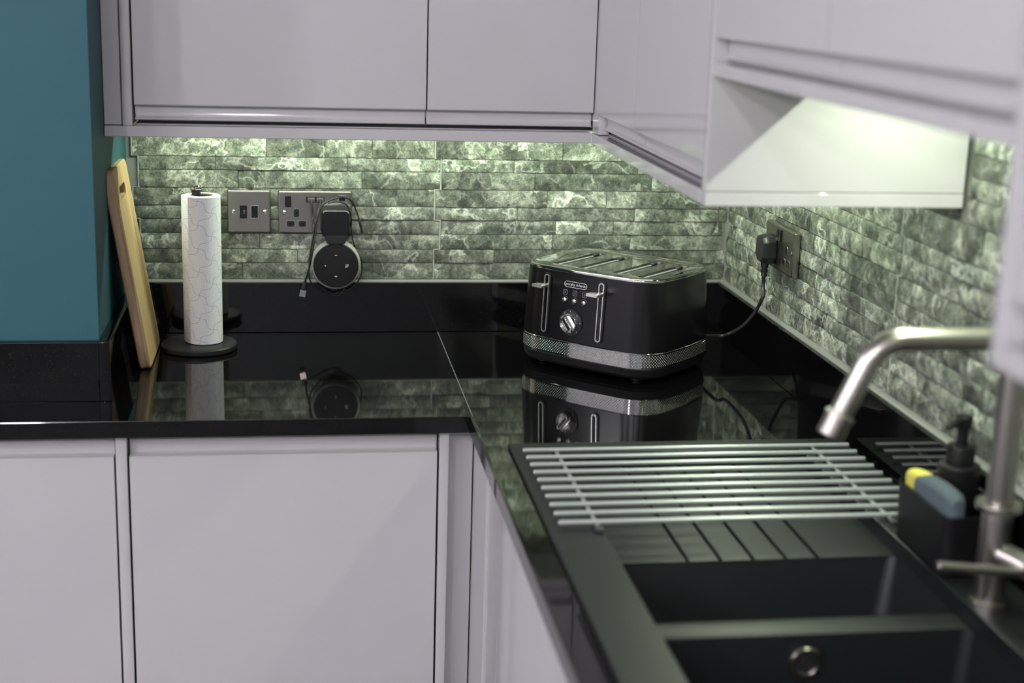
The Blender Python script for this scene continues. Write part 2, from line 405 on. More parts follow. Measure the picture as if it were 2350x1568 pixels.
def upstand(dims, label):
    bm = bmn(); box(bm, *dims, .0012); return tag(mk('upstand', bm, GRAN, org=((dims[0]+dims[1])/2, (dims[2]+dims[3])/2, 0)), label, 'upstand')
upstand((-1.2305, TX, -TU, .0005, .0002, HU), 'black granite upstand strip behind the toaster and paper roll')
upstand((TX-TU-.003, TX+.001, -2.6, -TU-.0005, .0002, HU), 'black granite upstand strip below the stone wall beside the sink')
upstand((-1.2302, -1.2302+TU, -.4924-TU, -TU-.0005, .0002, HU), 'black granite upstand strip on the pillar behind the chopping board')
upstand((-2.6, -1.2307, -.4924-TU, -.4926, .0002, HU), 'black granite upstand strip along the teal wall')

# ------------------------------------------------------------------ wall units
fB = lambda a, d, z: (a, YR+d, z)
fR = lambda a, d, z: (XR+d, a, z)
ZT = 1.17
def jdoor_up(zb, zt=ZT):
    return [(0, zt), (0, zb+.0025), (.0008, zb+.0007), (.0026, zb), (.0150, zb+.0004), (.0190, zb-.002), (.0194, zb-.0185), (.0178, zb-.0215), (.0150, zb-.0230), (.0143, zb-.0247), (.0152, zb-.0262), (.017, zb-.0268), (.022, zb-.0268), (.022, zt)]
def jdoor_dn(zt, zb):
    return [(d, 2*zt-z) for d, z in jdoor_up(zt, 2*zt-zb)]
ZD = .482
def wall_unit(label, a0, a1, fn, org, zb=ZD, lip=-.155, zl=.4468, zc=.503, gapdoor=.0014, depth=.325, body_a=None, group=None, chan=True):
    """a wall cabinet: L-section carcass with a light channel at the back, one J-pull door"""
    t_ = thing('wall_cabinet', label, 'cabinet', org, group)
    b0, b1 = body_a or (a0, a1)
    dl = (lip - (YR if fn is fB else XR))
    bm = bmn(); prism(bm, [(.0235, ZT-.002), (.0235, zb-.016), (.075, zb-.016), (.075, zl+.0015), (.0225, zl+.0015), (.0225, zl), (dl, zl), (dl, zc), (depth, zc), (depth, ZT-.002)], b0, b1, fn)
    mk('body', bm, CARC, t_)
    bm = bmn(); prism(bm, jdoor_up(zb), a0+gapdoor if a0 < a1 else a0-gapdoor, a1-gapdoor if a0 < a1 else a1+gapdoor, fn)
    mk('door', bm, GLOSS, t_, sharp=50)
    return t_
wall_unit('wide pale grey gloss wall cabinet beside the teal pillar, above the paper roll', -1.1795, -.6685, fB, (-.92, -.17, .455), depth=.3270)
wall_unit('narrow pale grey gloss wall cabinet on the back wall, ending in the inner corner', -.6685, -.3630, fB, (-.5, -.17, .455), depth=.3270, body_a=(-.6685, -.3430))
wall_unit('narrow pale grey gloss wall cabinet of the right wall, next to the inner corner', -.3730, -.6625, fR, (-.17, -.5, .455), body_a=(-.3025, -.6625), depth=.3700)
wall_unit('pale grey gloss wall cabinet closed by the white-lit end panel', -.6625, -1.0690, fR, (-.17, -.87, .455), depth=.3700)
wall_unit('short bridging wall cabinet joined to the lit end panel, above the sink drainer', -1.0920, -1.4985, fR, (-.17, -1.3, .617), zb=.646, lip=-.19, zl=.6158, zc=.712, depth=.3700, group=None)
wall_unit('short bridging wall cabinet above the tap, between the other short one and the tall one', -1.4985, -1.9110, fR, (-.17, -1.7, .617), zb=.646, lip=-.19, zl=.6158, zc=.712, depth=.3700)
wall_unit('tall pale grey gloss wall cabinet past the tap', -1.9365, -2.42, fR, (-.17, -2.18, .455), depth=.3700)
def panel(name, label, dims, m=GLOSS, bev=.0012, cat='panel', group=None):
    bm = bmn(); box(bm, *dims, bev); return tag(mk(name, bm, m, org=((dims[0]+dims[1])/2, (dims[2]+dims[3])/2, dims[4])), label, cat, group)
panel('filler_strip', 'pale grey filler strip between the teal pillar and the wall cabinet', (-1.2300, -1.2005, YR+.004, YR+.026, .4475, ZT))
panel('end_panel', 'slim pale grey end panel edge on the pillar side of the wall cabinets', (-1.1985, -1.1815, YR-.002, -.0070, .4465, ZT), bev=.0022)
panel('corner_post', 'narrow pale grey corner post where the two runs of wall cabinets meet', (-.3622, -.3430, -.3715, YR+.012, .4472, ZT))
panel('corner_light_block', 'plain grey block added unseen behind the inner corner to stop strip light leaking', (-.3415, -.165, -.3020, -.165, .4472, ZT), CARC, 0)  # added hidden block, keeps strip light out of the corner gap
panel('end_panel', 'pale grey cabinet end panel lit bright white by the strip light', (XR-.001, TX-.0080, -1.0905, -1.0705, .4470, ZT))
panel('end_panel', 'pale grey end panel edge of the tall cabinet past the tap', (XR-.001, TX-.0080, -1.9350, -1.9130, .4470, ZT))
def rail(label, prof_fn, a0, a1):
    bm = bmn(); prism(bm, prof_fn[0], a0, a1, prof_fn[1]); bmesh.ops.bevel(bm, geom=bm.edges[:], offset=.001, segments=1, affect='EDGES')
    v = sum((x.co for x in bm.verts), Vector())/len(bm.verts)
    return tag(mk('light_rail', bm, GLOSS, org=(v.x, v.y, min(x.co.z for x in bm.verts))), label, 'light rail')
RZ0, RZ1 = .4273, .4462
sec = lambda z0, z1, w_=.03: [(0, z0), (0, z1), (w_, z1), (w_, z0)]
rail('pale grey light rail under the back wall cabinets', (sec(RZ0, RZ1), fB), -1.2298, XR-.0006)
rail('pale grey light rail running from the inner corner to the lit end panel', (sec(RZ0, RZ1), fR), YR, -1.0600)
rail('short pale grey light rail under the white-lit end panel', ([(0, RZ0), (0, RZ1), (.029, RZ1), (.029, RZ0)], lambda a, d, z: (a, -1.0905+d, z)), XR, TX-.0075)
rail('pale grey light rail under the short bridging cabinets', (sec(.5979, .6153), fR), -1.0910, -1.9125)
rail('pale grey light rail under the tall cabinet past the tap', (sec(RZ0, RZ1), fR), -1.9130, -2.42)

# under-cabinet LED bars: slim housings hung in the light channels
def led(label, a0, a1, axis, off_, z, power):
    c = ((a0+a1)/2, off_, z) if axis == 'x' else (off_, (a0+a1)/2, z)
    t_ = thing('led_strip_light', label, 'strip light', c)
    bm = bmn()
    if axis == 'x': box(bm, a0, a1, off_-.008, off_+.008, z+.0015, z+.0245, .001)
    else: box(bm, off_-.008, off_+.008, a1, a0, z+.0015, z+.0245, .001)
    mk('housing', bm, STEEL, t_)
    L = abs(a1-a0)-.02
    area('led_lamp', (0, 0, 0), (0, 0, 0 if axis == 'x' else math.pi/2), L, .004, power, LED, t_)
led('slim LED strip light under the back wall cabinets', -1.17, -.14, 'x', -.122, .478, STRIP_W*1.03)
led('slim LED strip light under the right wall cabinets', -.20, -.955, 'y', -.122, .478, STRIP_W*.60)
led('slim LED strip light under the short bridging cabinets', -1.10, -1.76, 'y', -.112, .687, BRIDGE_W)

# ------------------------------------------------------------------ base units
fBb = lambda a, d, z: (a, -.605+d, z)
fRb = lambda a, d, z: (-.597+d, a, z)
def base_unit(label, a0, a1, fn, org, depth=.55):
    t_ = thing('base_cabinet', label, 'cabinet', org)
    bm = bmn(); prism(bm, [(.0235, -.0295), (.0235, -.77), (depth, -.77), (depth, -.0295)], a0, a1, fn); mk('body', bm, CARC, t_)
    s = 1 if a1 > a0 else -1
    bm = bmn(); prism(bm, jdoor_dn(-.0680, -.765), a0+s*.0015, a1-s*.0015, fn); mk('door', bm, GLOSS, t_, sharp=50)
    return t_
base_unit('pale grey gloss base cabinet below the teal wall', -1.80, -1.1985, fBb, (-1.5, -.35, -.77), depth=.11)
base_unit('wide pale grey gloss base cabinet below the paper roll and sockets', -1.1765, -.6650, fBb, (-.92, -.35, -.77))
def sink_base(label, a0, a1):
    t_ = thing('base_cabinet', label, 'cabinet', (-.4, (a0+a1)/2, -.77))
    bm = bmn(); box(bm, -.5735, -.5535, a1, a0, -.77, -.0295); mk('body', bm, CARC, t_)
    bm = bmn(); prism(bm, jdoor_dn(-.0680, -.765), a0-.0015, a1+.0015, fRb); mk('door', bm, GLOSS, t_, sharp=50)
sink_base('very narrow pale grey base cabinet beside the inner corner filler', -.752, -.884)
sink_base('pale grey gloss base cabinet under the sink drainer', -.886, -1.390)
sink_base('pale grey gloss base cabinet under the main sink bowl', -1.392, -1.90)
panel('end_panel', 'slim pale grey upright between the two base cabinets of the back run', (-1.1965, -1.1785, -.6065, -.50, -.77, -.0300))
panel('end_panel', 'slim pale grey upright at the corner end of the wide base cabinet', (-.6630, -.6465, -.6065, -.50, -.77, -.0300))
panel('corner_filler', 'recessed grey filler in the inner corner of the base cabinets', (-.6460, -.6010, -.5705, -.550, -.77, -.0300))
panel('corner_filler', 'pale grey filler on the right run of base cabinets, at the inner corner', (-.6000, -.5780, -.7500, -.5712, -.77, -.0300))
struct('baseboard_back', (-1.9, -.56, -.55, -.53, -H0+.0005, -.7705), GLOSS)
struct('baseboard_right', (-.55, -.53, -1.9, -.551, -H0+.0005, -.7705), GLOSS)

# ------------------------------------------------------------------ sink
def build_sink():
    t_ = thing('sink', 'black composite one and a half bowl sink with ribbed drainer', 'sink', (-.3, -1.3, 0))
    zr, zt = .0065, -.016
    xs = [SX0, -.502, -.117, SX1]; ys = [SY0, -1.745, -.850, SY1]
    bm = slab(xs, ys, .0003, zr, {(1, 1)}, .002)
    mk('rim', bm, SINK, t_)
    # tray level: drainer with grooves, divider
    def floor_(y0, y1, xa=-.502, xb=-.117): bm = bmn(); box(bm, xa, xb, y0, y1, zt-.012, zt); return bm
    bm = bmn(); G = [-.4008+.044*k for k in range(5)]; gw = .0022
    pr = [(-.502, zt)]
    for g in G: pr += [(g-gw-.001, zt), (g-gw, zt-.005), (g+gw, zt-.005), (g+gw+.001, zt)]
    pr += [(-.117, zt), (-.117, -.028), (-.502, -.028)]
    prism(bm, pr, -1.2375, -.8505, lambda a, x, z: (x, a, z)); mk('drainer', bm, SINK, t_, sharp=25)
    bm = bmn(); box(bm, -.5015, -.1175, -1.4620, -1.4180, -.20, zt, .003); mk('divider', bm, SINK, t_)
    # bowls
    def bowl(y0, y1, dep, name):
        bm = bmn(); x0, x1 = -.5018, -.1172; i = .014
        top = rrect(x1-x0, y1-y0, .012, 5, (x0+x1)/2, (y0+y1)/2); bot = rrect(x1-x0-2*i, y1-y0-2*i, .022, 5, (x0+x1)/2, (y0+y1)/2)
        bo2 = rrect(x1-x0-4*i, y1-y0-4*i, .022, 5, (x0+x1)/2, (y0+y1)/2)
        loft(bm, [[(x, y, zt-.0002) for x, y in top], [(x, y, -dep+.014) for x, y in bot], [(x, y, -dep) for x, y in bo2]], False, True)
        return mk(name, bm, SINK, t_)
    bowl(-1.4182, -1.2370, .13, 'half_bowl'); bowl(-1.745, -1.4618, .20, 'main_bowl')
    # inner skirt between rim and tray
    bm = bmn(); loft(bm, [[(-.502, -.8502, z), (-.117, -.8502, z), (-.117, -1.7448, z), (-.502, -1.7448, z)] for z in (.004, -.0285)], False, False); mk('skirt', bm, SINK, t_)
    ov = bmn(); c = (-.3200, -1.4675, -.050)
    lathe(ov, [(.0125, .0), (.0125, .0025), (.0135, .0032), (.0185, .0028), (.0196, .0012), (.0196, -.002)], c, 40, 'y', False)
    lathe(ov, [(.0050, .0), (.0050, .0016), (.0066, .0016), (.0066, .0)], c, 24, 'y', False)
    o = mk('overflow_ring', ov, PLATE, t_); o['label'] = 'steel overflow ring'
    bm = bmn(); lathe(bm, [(.0128, -.0025), (.0128, .0006)], c, 24, 'y'); mk('overflow_hole', bm, BLACKM, t_)
build_sink()

def build_tap():
    X, Y = -.088, -1.44
    t_ = thing('kitchen_tap', 'brushed steel mixer tap with angular spout and side lever behind the sink', 'tap', (X, Y, .0066))
    bm = bmn(); lathe(bm, [(.0235, .0066), (.0235, .0105), (.0182, .012), (.0182, .120), (.0178, .124)], (X, Y, 0), 32); mk('tap_body', bm, STEEL, t_)
    bm = bmn(); lathe(bm, [(.0182, .1235), (.0262, .1245), (.0270, .126), (.0270, .131), (.0262, .1325), (.016, .1328)], (X, Y, 0), 36); mk('collar', bm, STEEL, t_)
    P = [(X, Y, .132), (X, Y, .300)]
    for k in range(1, 9): a = math.pi/2*k/8; P.append((X-.030+.030*math.cos(a), Y, .300+.030*math.sin(a)))
    P += [(-.225, Y, .330)]
    # bend down by 66 degrees, radius 40 mm
    R_, cx, cz = .045, -.225, .285
    for k in range(1, 10): a = math.pi/2+math.radians(66)*k/9; P.append((cx+R_*math.cos(a), Y, cz+R_*math.sin(a)))
    d = Vector((-.4067, 0, -.9135)); e = Vector(P[-1]); P.append(tuple(e+d*.066))
    n = len(P); rr = [.0158]*2+[.0158-.0022*k/8 for k in range(1, 9)]+[.0136]*(n-10)
    bm = bmn(); tube(bm, P, .0136, 24, rr); mk('spout', bm, STEEL, t_, sharp=50)
    q = Vector(P[-1]); bm = bmn(); pa = [q-d*.002, q-d*.0, q+d*.005, q+d*.006, q+d*.026, q+d*.028]
    tube(bm, pa, .0165, 24, [.0136, .0172, .0172, .0160, .0160, .0145]); mk('aerator', bm, STEEL, t_, sharp=30)
    bm = bmn(); s0, s1 = Vector((X, Y, .072)), Vector((-.062, Y-.046, .066)); dd_ = (s1-s0).normalized()
    tube(bm, [s0, s1-dd_*.003, s1], .0150, 20, [.0150, .0150, .012]); mk('valve', bm, STEEL, t_)
    bm = bmn(); e1 = onY(2150, 1300, Y-.046); tube(bm, [s1-Vector((0, 0, .006))-dd_*.004, e1+(s1-e1).normalized()*.001, e1], .0062, 14, [.0062, .0062, .0048]); mk('lever', bm, STEEL, t_)
build_tap()

# ------------------------------------------------------------------ roll-up drying rack
def build_rack():
    t_ = thing('drying_rack', 'roll-up steel rod drying rack lying across the sink drainer', 'rack', (-.3, -1.01, .0065))
    z = .0140
    src = None
    for k in range(10):
        y = -.8560-.0343*k
        if src is None:
            bm = bmn(); tube(bm, [(-.5605, 0, 0), (-.5590, 0, 0), (-.0400, 0, 0), (-.0385, 0, 0)], .0037, 12, [.0026, .0037, .0037, .0026])
            o = mk('rod', bm, BAR, t_, org=(0, 0, 0), sharp=40); src = o
        else: o = src.copy(); COL.objects.link(o)
        o.location = Vector((0, y, z))-Vector(ORG[t_.name])
    for x in (-.508, -.098):
        bm = bmn(); box(bm, x-.0030, x+.0030, -1.1760, -.8430, .0085, .0108, .0006); c_ = mk('end_connector', bm, BAR, t_)
        bm = bmn(); box(bm, x-.0055, x+.0055, -1.1860, -1.1725, .0066, .0118, .0015); mk('end_cap', bm, GREYP, c_)
        bm = bmn(); box(bm, x-.0055, x+.0055, -.8460, -.8360, .0066, .0118, .0015); mk('end_cap', bm, GREYP, c_)
build_rack()

# ------------------------------------------------------------------ caddy, sponge, soap dispenser
def build_caddy():
    x0, x1, y0, y1 = -.1180, -.0235, -1.372, -1.218; z0 = .0067
    t_ = thing('sink_caddy', 'black sink caddy holding a sponge beside the tap', 'caddy', ((x0+x1)/2, (y0+y1)/2, z0))
    bm = bmn(); cx, cy = (x0+x1)/2, (y0+y1)/2; W, D = x1-x0, y1-y0; th = .0022
    def ring(i, z, r): return [(x, y, z) for x, y in rrect(W-2*i, D-2*i, r, 5, cx, cy)]
    loft(bm, [ring(.006, z0, .008), ring(.003, z0+.004, .010), ring(0, z0+.080, .012), ring(.0007, z0+.0808, .011), ring(th, z0+.080, .010), ring(th+.004, z0+.006, .008)], True, True)
    bmesh.ops.recalc_face_normals(bm, faces=bm.faces[:]); mk('tub', bm, BLK2, t_)
    bm = bmn(); box(bm, -.0868, -.0848, y0+.006, y1-.006, z0+.0062, z0+.070, .0006); mk('partition', bm, BLK2, t_)
    # sponge stands on edge in the outer slot
    s = thing('sponge', 'yellow sponge with blue-grey scrubbing cloth standing in the black caddy', 'sponge', (-.100, -1.295, z0+.034))
    def pad(y0_, y1_, w_, z0_, z1_, n=16):
        bm = bmn(); rings = []
        for k in range(n+1):
            t = k/n; y = y0_+(y1_-y0_)*t; e = min(1, math.sin(math.pi*min(max(t, .02), .98))*3.2)**.35
            dz = .006*math.sin(t*3.0+.5)
            rings.append([(-.1005+x*e, y, (z0_+z1_)/2+dz+zz*(.75+.25*e)) for x, zz in rrect(w_, z1_-z0_, w_*.42, 6)])
        loft(bm, rings); bmesh.ops.recalc_face_normals(bm, faces=bm.faces[:]); return bm
    mk('foam', pad(-1.300, -1.2245, .022, z0+.036, z0+.098), YEL, s, sharp=70)
    mk('scrub_cloth', pad(-1.3670, -1.2520, .0262, z0+.034, z0+.102), SCRUB, s, sharp=70)
    # dispenser stands in the inner slot
    X, Y = -.0550, -1.2660; zb = z0+.0065
    b = thing('soap_dispenser', 'black soap dispenser with pump standing in the sink caddy', 'soap dispenser', (X, Y, zb))
    bm = bmn(); lathe(bm, [(.022, zb), (.0262, zb+.002), (.0268, zb+.004), (.0268, .118), (.0262, .1205), (.0245, .1215), (.0165, .1222)], (X, Y, 0), 36); mk('bottle', bm, BLK2, b)
    bm = bmn(); lathe(bm, [(.0165, .1222), (.0178, .1228), (.0178, .144), (.0168, .1465), (.0075, .1470)], (X, Y, 0), 28); mk('collar', bm, BLK2, b)
    bm = bmn(); lathe(bm, [(.0072, .1470), (.0072, .168), (.0105, .1700), (.0108, .184), (.0095, .1860)], (X, Y, 0), 20)
    tube(bm, [(X, Y, .1790), (X-.012, Y-.008, .1795), (X-.026, Y-.016, .1770), (X-.030, Y-.018, .1735)], .005, 10, [.0062, .0058, .0048, .0042]); mk('pump_head', bm, BLK2, b)
build_caddy()

# ------------------------------------------------------------------ chopping board
def build_board():
    y0, y1 = -.3120, -.1120; L, TH = .366, .0200
    ang = math.asin((.0560)/L)
    t_ = thing('chopping_board', 'pale wooden chopping board leaning on the teal pillar, with a hole near its top', 'chopping board', (-1.1735, -.212, .0003))
    t_.rotation_euler = (0, -ang, 0); ORG[t_.name] = (0, 0, 0)
    W = y1-y0; out = rrect(W, L, .014, 6, 0, L/2)
    hole = rrect(.088, .022, .0108, 5, -.020, L-.046)
    bm = bmn(); ed = []
    def face(x, ol, hl):
        vo = [bm.verts.new((x, y, z)) for y, z in ol]; vh = [bm.verts.new((x, y, z)) for y, z in hl]
        es = [bm.edges.new((v[i-1], v[i])) for v in (vo, vh) for i in range(len(v))]
        bmesh.ops.triangle_fill(bm, use_beauty=True, use_dissolve=False, edges=es); return vo, vh
    ins = [(y*(1-.0022/(W/2)), L/2+(z-L/2)*(1-.0022/(L/2))) for y, z in out]
    a0, h0 = face(TH/2, ins, hole); a1, h1 = face(-TH/2, ins, hole)
    m0 = [bm.verts.new((TH/2-.0022, y, z)) for y, z in out]; m1 = [bm.verts.new((-TH/2+.0022, y, z)) for y, z in out]
    n = len(out)
    for A, B in ((a0, m0), (m0, m1), (m1, a1)):
        for i in range(n): bm.faces.new((A[i-1], A[i], B[i], B[i-1]))
    for i in range(len(h0)): bm.faces.new((h0[i-1], h0[i], h1[i], h1[i-1]))
    bmesh.ops.recalc_face_normals(bm, faces=bm.faces[:])
    # base edge corner touches the worktop
    bmesh.ops.translate(bm, verts=bm.verts[:], vec=(0, 0, TH/2*math.tan(ang)))
    for f in bm.faces: f.normal_update(); f.material_index = 1 if abs(f.normal.y) > .6 else 0
    mk('board', bm, [WOOD, WOODE], t_, sharp=40)
build_board()

# ------------------------------------------------------------------ kitchen roll
def build_roll():
    X, Y = -1.0870, -.1480
    t_ = thing('paper_towel_holder', 'black round-based upright paper towel holder', 'towel holder', (X, Y, .0003))
    bm = bmn(); lathe(bm, [(.066, .0003), (.0715, .0018), (.0725, .005), (.0725, .010), (.0705, .0128), (.066, .0138), (.010, .0146)], (X, Y, 0), 64); mk('base', bm, BLACKM, t_)
    bm = bmn(); lathe(bm, [(.0085, .0140), (.0085, .3100), (.0080, .3105)], (X, Y, 0), 24); mk('rod', bm, BLACKP, t_)
    bm = bmn(); lathe(bm, [(.0080, .3104), (.0098, .3110), (.0102, .3130), (.0098, .3165), (.0080, .3185)], (X, Y, 0), 24); mk('cap', bm, CHROME, t_)
    X += .0105
    r = thing('paper_towel_roll', 'white embossed kitchen paper roll on the black holder', 'paper roll', (X, Y, .0148))
    R_, z0, z1, seg = .0345, .0150, .3005, 64
    bm = bmn(); uvl = bm.loops.layers.uv.new('uv')
    rings = []
    prof = [(.0215, z0), (R_-.001, z0), (R_, z0+.001), (R_, z1-.0015), (R_-.0015, z1), (.0215, z1), (.0215, z1-.05)]
    for q, (rad, h) in enumerate(prof): rings.append([bm.verts.new((X+rad*math.cos(2*math.pi*k/seg), Y+rad*math.sin(2*math.pi*k/seg), h)) for k in range(seg)])
    for q in range(len(prof)-1):
        for k in range(seg):
            f = bm.faces.new((rings[q][k], rings[q][(k+1) % seg], rings[q+1][(k+1) % seg], rings[q+1][k]))
            for lp, (kk, h) in zip(f.loops, ((k, prof[q][1]), (k+1, prof[q][1]), (k+1, prof[q+1][1]), (k, prof[q+1][1]))): lp[uvl].uv = (kk/seg*2*math.pi*R_, h) if q == 2 else (.004, .001)
    bmesh.ops.recalc_face_normals(bm, faces=bm.faces[:]); mk('paper', bm, PAPER, r, sharp=40)
    bm = bmn(); lathe(bm, [(.0214, z0+.001), (.0214, z1-.001), (.0200, z1-.001), (.0200, z0+.001)], (X, Y, 0), 40, cap=False); mk('core', bm, CARD, r)
    # loose outer sheet standing a little off the roll
    bm = bmn(); n = 14; L = []
    for zz in (z0+.002, z1-.001):
        row = []
        for k in range(n+1):
            a = math.radians(140+85*k/n); rad = R_+.0006+.0042*max(0, 1-abs(k/n-.45)*2.0)**.8
            row.append(bm.verts.new((X+rad*math.cos(a), Y+rad*math.sin(a), zz)))
        L.append(row)
    uvl = bm.loops.layers.uv.new('uv')
    for k in range(n):
        f = bm.faces.new((L[0][k], L[0][k+1], L[1][k+1], L[1][k]))
        for lp, (kk, h) in zip(f.loops, ((k, z0), (k+1, z0), (k+1, z1), (k, z1))): lp[uvl].uv = (kk/n*.05+.07, h)
    o = mk('loose_sheet', bm, PAPER, r); md = o.modifiers.new('thick', 'SOLIDIFY'); md.thickness = .0006
build_roll()

# ------------------------------------------------------------------ sockets on the back wall
PX, PZ = -1.0357, .2049                # lower left corner of the single plate
PF = -.0155                            # front face of the plates
def plate(bm, x0, x1, z0, z1, fn):
    w_, h_ = x1-x0, z1-z0; cx, cz = (x0+x1)/2, (z0+z1)/2
    R1 = lambda i, o, r: [fn(x, z, o) for x, z in rrect(w_-2*i, h_-2*i, r, 4, cx, cz)]
    loft(bm, [R1(0, .004, .003), R1(0, .0125, .003), R1(.0006, .0142, .003), R1(.0022, .0153, .0025), R1(.003, .0155, .002)]); bmesh.ops.recalc_face_normals(bm, faces=bm.faces[:])
def pad_(bm, cx, cz, w_, h_, r, o0, o1, fn, bev=.0006):
    R1 = lambda i, o: [fn(x, z, o) for x, z in rrect(w_-2*i, h_-2*i, max(r-i, .0004), 5, cx, cz)]
    loft(bm, [R1(0, o0), R1(0, o1-bev), R1(bev, o1)]); bmesh.ops.recalc_face_normals(bm, faces=bm.faces[:])
def ringpad(bm, cx, cz, w_, h_, r, wd, o0, o1, fn):
    R1 = lambda i, o: [fn(x, z, o) for x, z in rrect(w_-2*i, h_-2*i, max(r-i, .0003), 6, cx, cz)]
    loft(bm, [R1(0, o0), R1(0, o1), R1(wd, o1), R1(wd, o0)], False, False); bmesh.ops.recalc_face_normals(bm, faces=bm.faces[:])
fnP = lambda x, z, o: (x, -o, z)
def screw(t_, x, z, fn):
    bm = bmn(); R1 = lambda r, o: [fn(x+r*math.cos(2*math.pi*k/16), z+r*math.sin(2*math.pi*k/16), o) for k in range(16)]
    loft(bm, [R1(.0040, .0150), R1(.0040, .0160), R1(.0030, .0168), R1(.0012, .0171)]); bmesh.ops.recalc_face_normals(bm, faces=bm.faces[:]); mk('screw', bm, CHROME, t_)
def rocker(t_, x, z, fn, w_=.0115, h_=.0235, frame=False):
    bm = bmn(); pad_(bm, x, z, w_, h_, .001, .0150, .0185, fn); mk('switch', bm, BLACKG, t_)
    if frame: bm = bmn(); ringpad(bm, x, z, w_+.003, h_+.003, .0015, .0012, .015, .0175, fn); mk('switch_frame', bm, CHROME, t_)
def outlet(t_, x, z, fn):
    """13 amp socket: earth slot above, two pin slots below"""
    for px, pz, w_, h_ in ((x, z+.011, .0115, .0165), (x-.0118, z-.0108, .0155, .0125), (x+.0118, z-.0108, .0155, .0125)):
        bm = bmn(); ringpad(bm, px, pz, w_+.0022, h_+.0022, .0045, .0011, .0150, .0160, fn); mk('pin_rim', bm, STEEL, t_)
        bm = bmn(); pad_(bm, px, pz, w_, h_, .0040, .0150, .0158, fn, .0003); o = mk('pin_slot', bm, BLACKP, t_)
        bm = bmn(); pad_(bm, px, pz, w_*.45, h_*.38, .0004, .0157, .0160, fn, .0001); mk('pin_shutter', bm, BLACKG, o)
def build_plates():
    t_ = thing('switch_plate', 'brushed steel fused switch plate with two black inserts', 'switch', (PX+.043, 0, PZ))
    bm = bmn(); plate(bm, PX, PX+.086, PZ, PZ+.086, fnP); mk('plate', bm, PLATE, t_)
    screw(t_, PX+.0118, PZ+.043, fnP); screw(t_, PX+.0738, PZ+.043, fnP)
    bm = bmn(); pad_(bm, PX+.0318, PZ+.043, .0138, .0262, .0012, .015, .0182, fnP); mk('fuse_carrier', bm, BLACKG, t_)
    bm = bmn(); ringpad(bm, PX+.0245, PZ+.043, .003, .0085, .001, .0008, .015, .0172, fnP); mk('fuse_window', bm, STEEL, t_)
    rocker(t_, PX+.0540, PZ+.043, fnP, .0125, .0235, True)
    mk('print', text('FUSE', .0035, lambda u, v, o: fnP(PX+.0335-v, PZ+.043+u, .0183+o)), DIMP, t_)
    d0 = PX+.1008; d1 = d0+.147
    t2 = thing('wall_socket', 'brushed steel double socket plate behind the black speaker holder', 'socket', ((d0+d1)/2, 0, PZ))
    bm = bmn(); plate(bm, d0, d1, PZ-.0005, PZ+.0855, fnP); mk('plate', bm, PLATE, t2)
    screw(t2, d0+.0118, PZ+.042, fnP)
    rocker(t2, d0+.0195, PZ+.0645, fnP, .0122, .0225); rocker(t2, d1-.0200, PZ+.0675, fnP, .0122, .0175, True)
    outlet(t2, d0+.0360, PZ+.0300, fnP)
    bm = bmn(); ringpad(bm, d0+.0735, PZ+.0685, .0375, .0115, .002, .0012, .0150, .0162, fnP); mk('usb_rim', bm, BLACKP, t2)
    bm = bmn(); pad_(bm, d0+.0735, PZ+.0685, .0352, .0092, .001, .0150, .0156, fnP, .0002); mk('usb_port', bm, BLACKP, t2)
    return d0, d1
D0, D1 = build_plates()

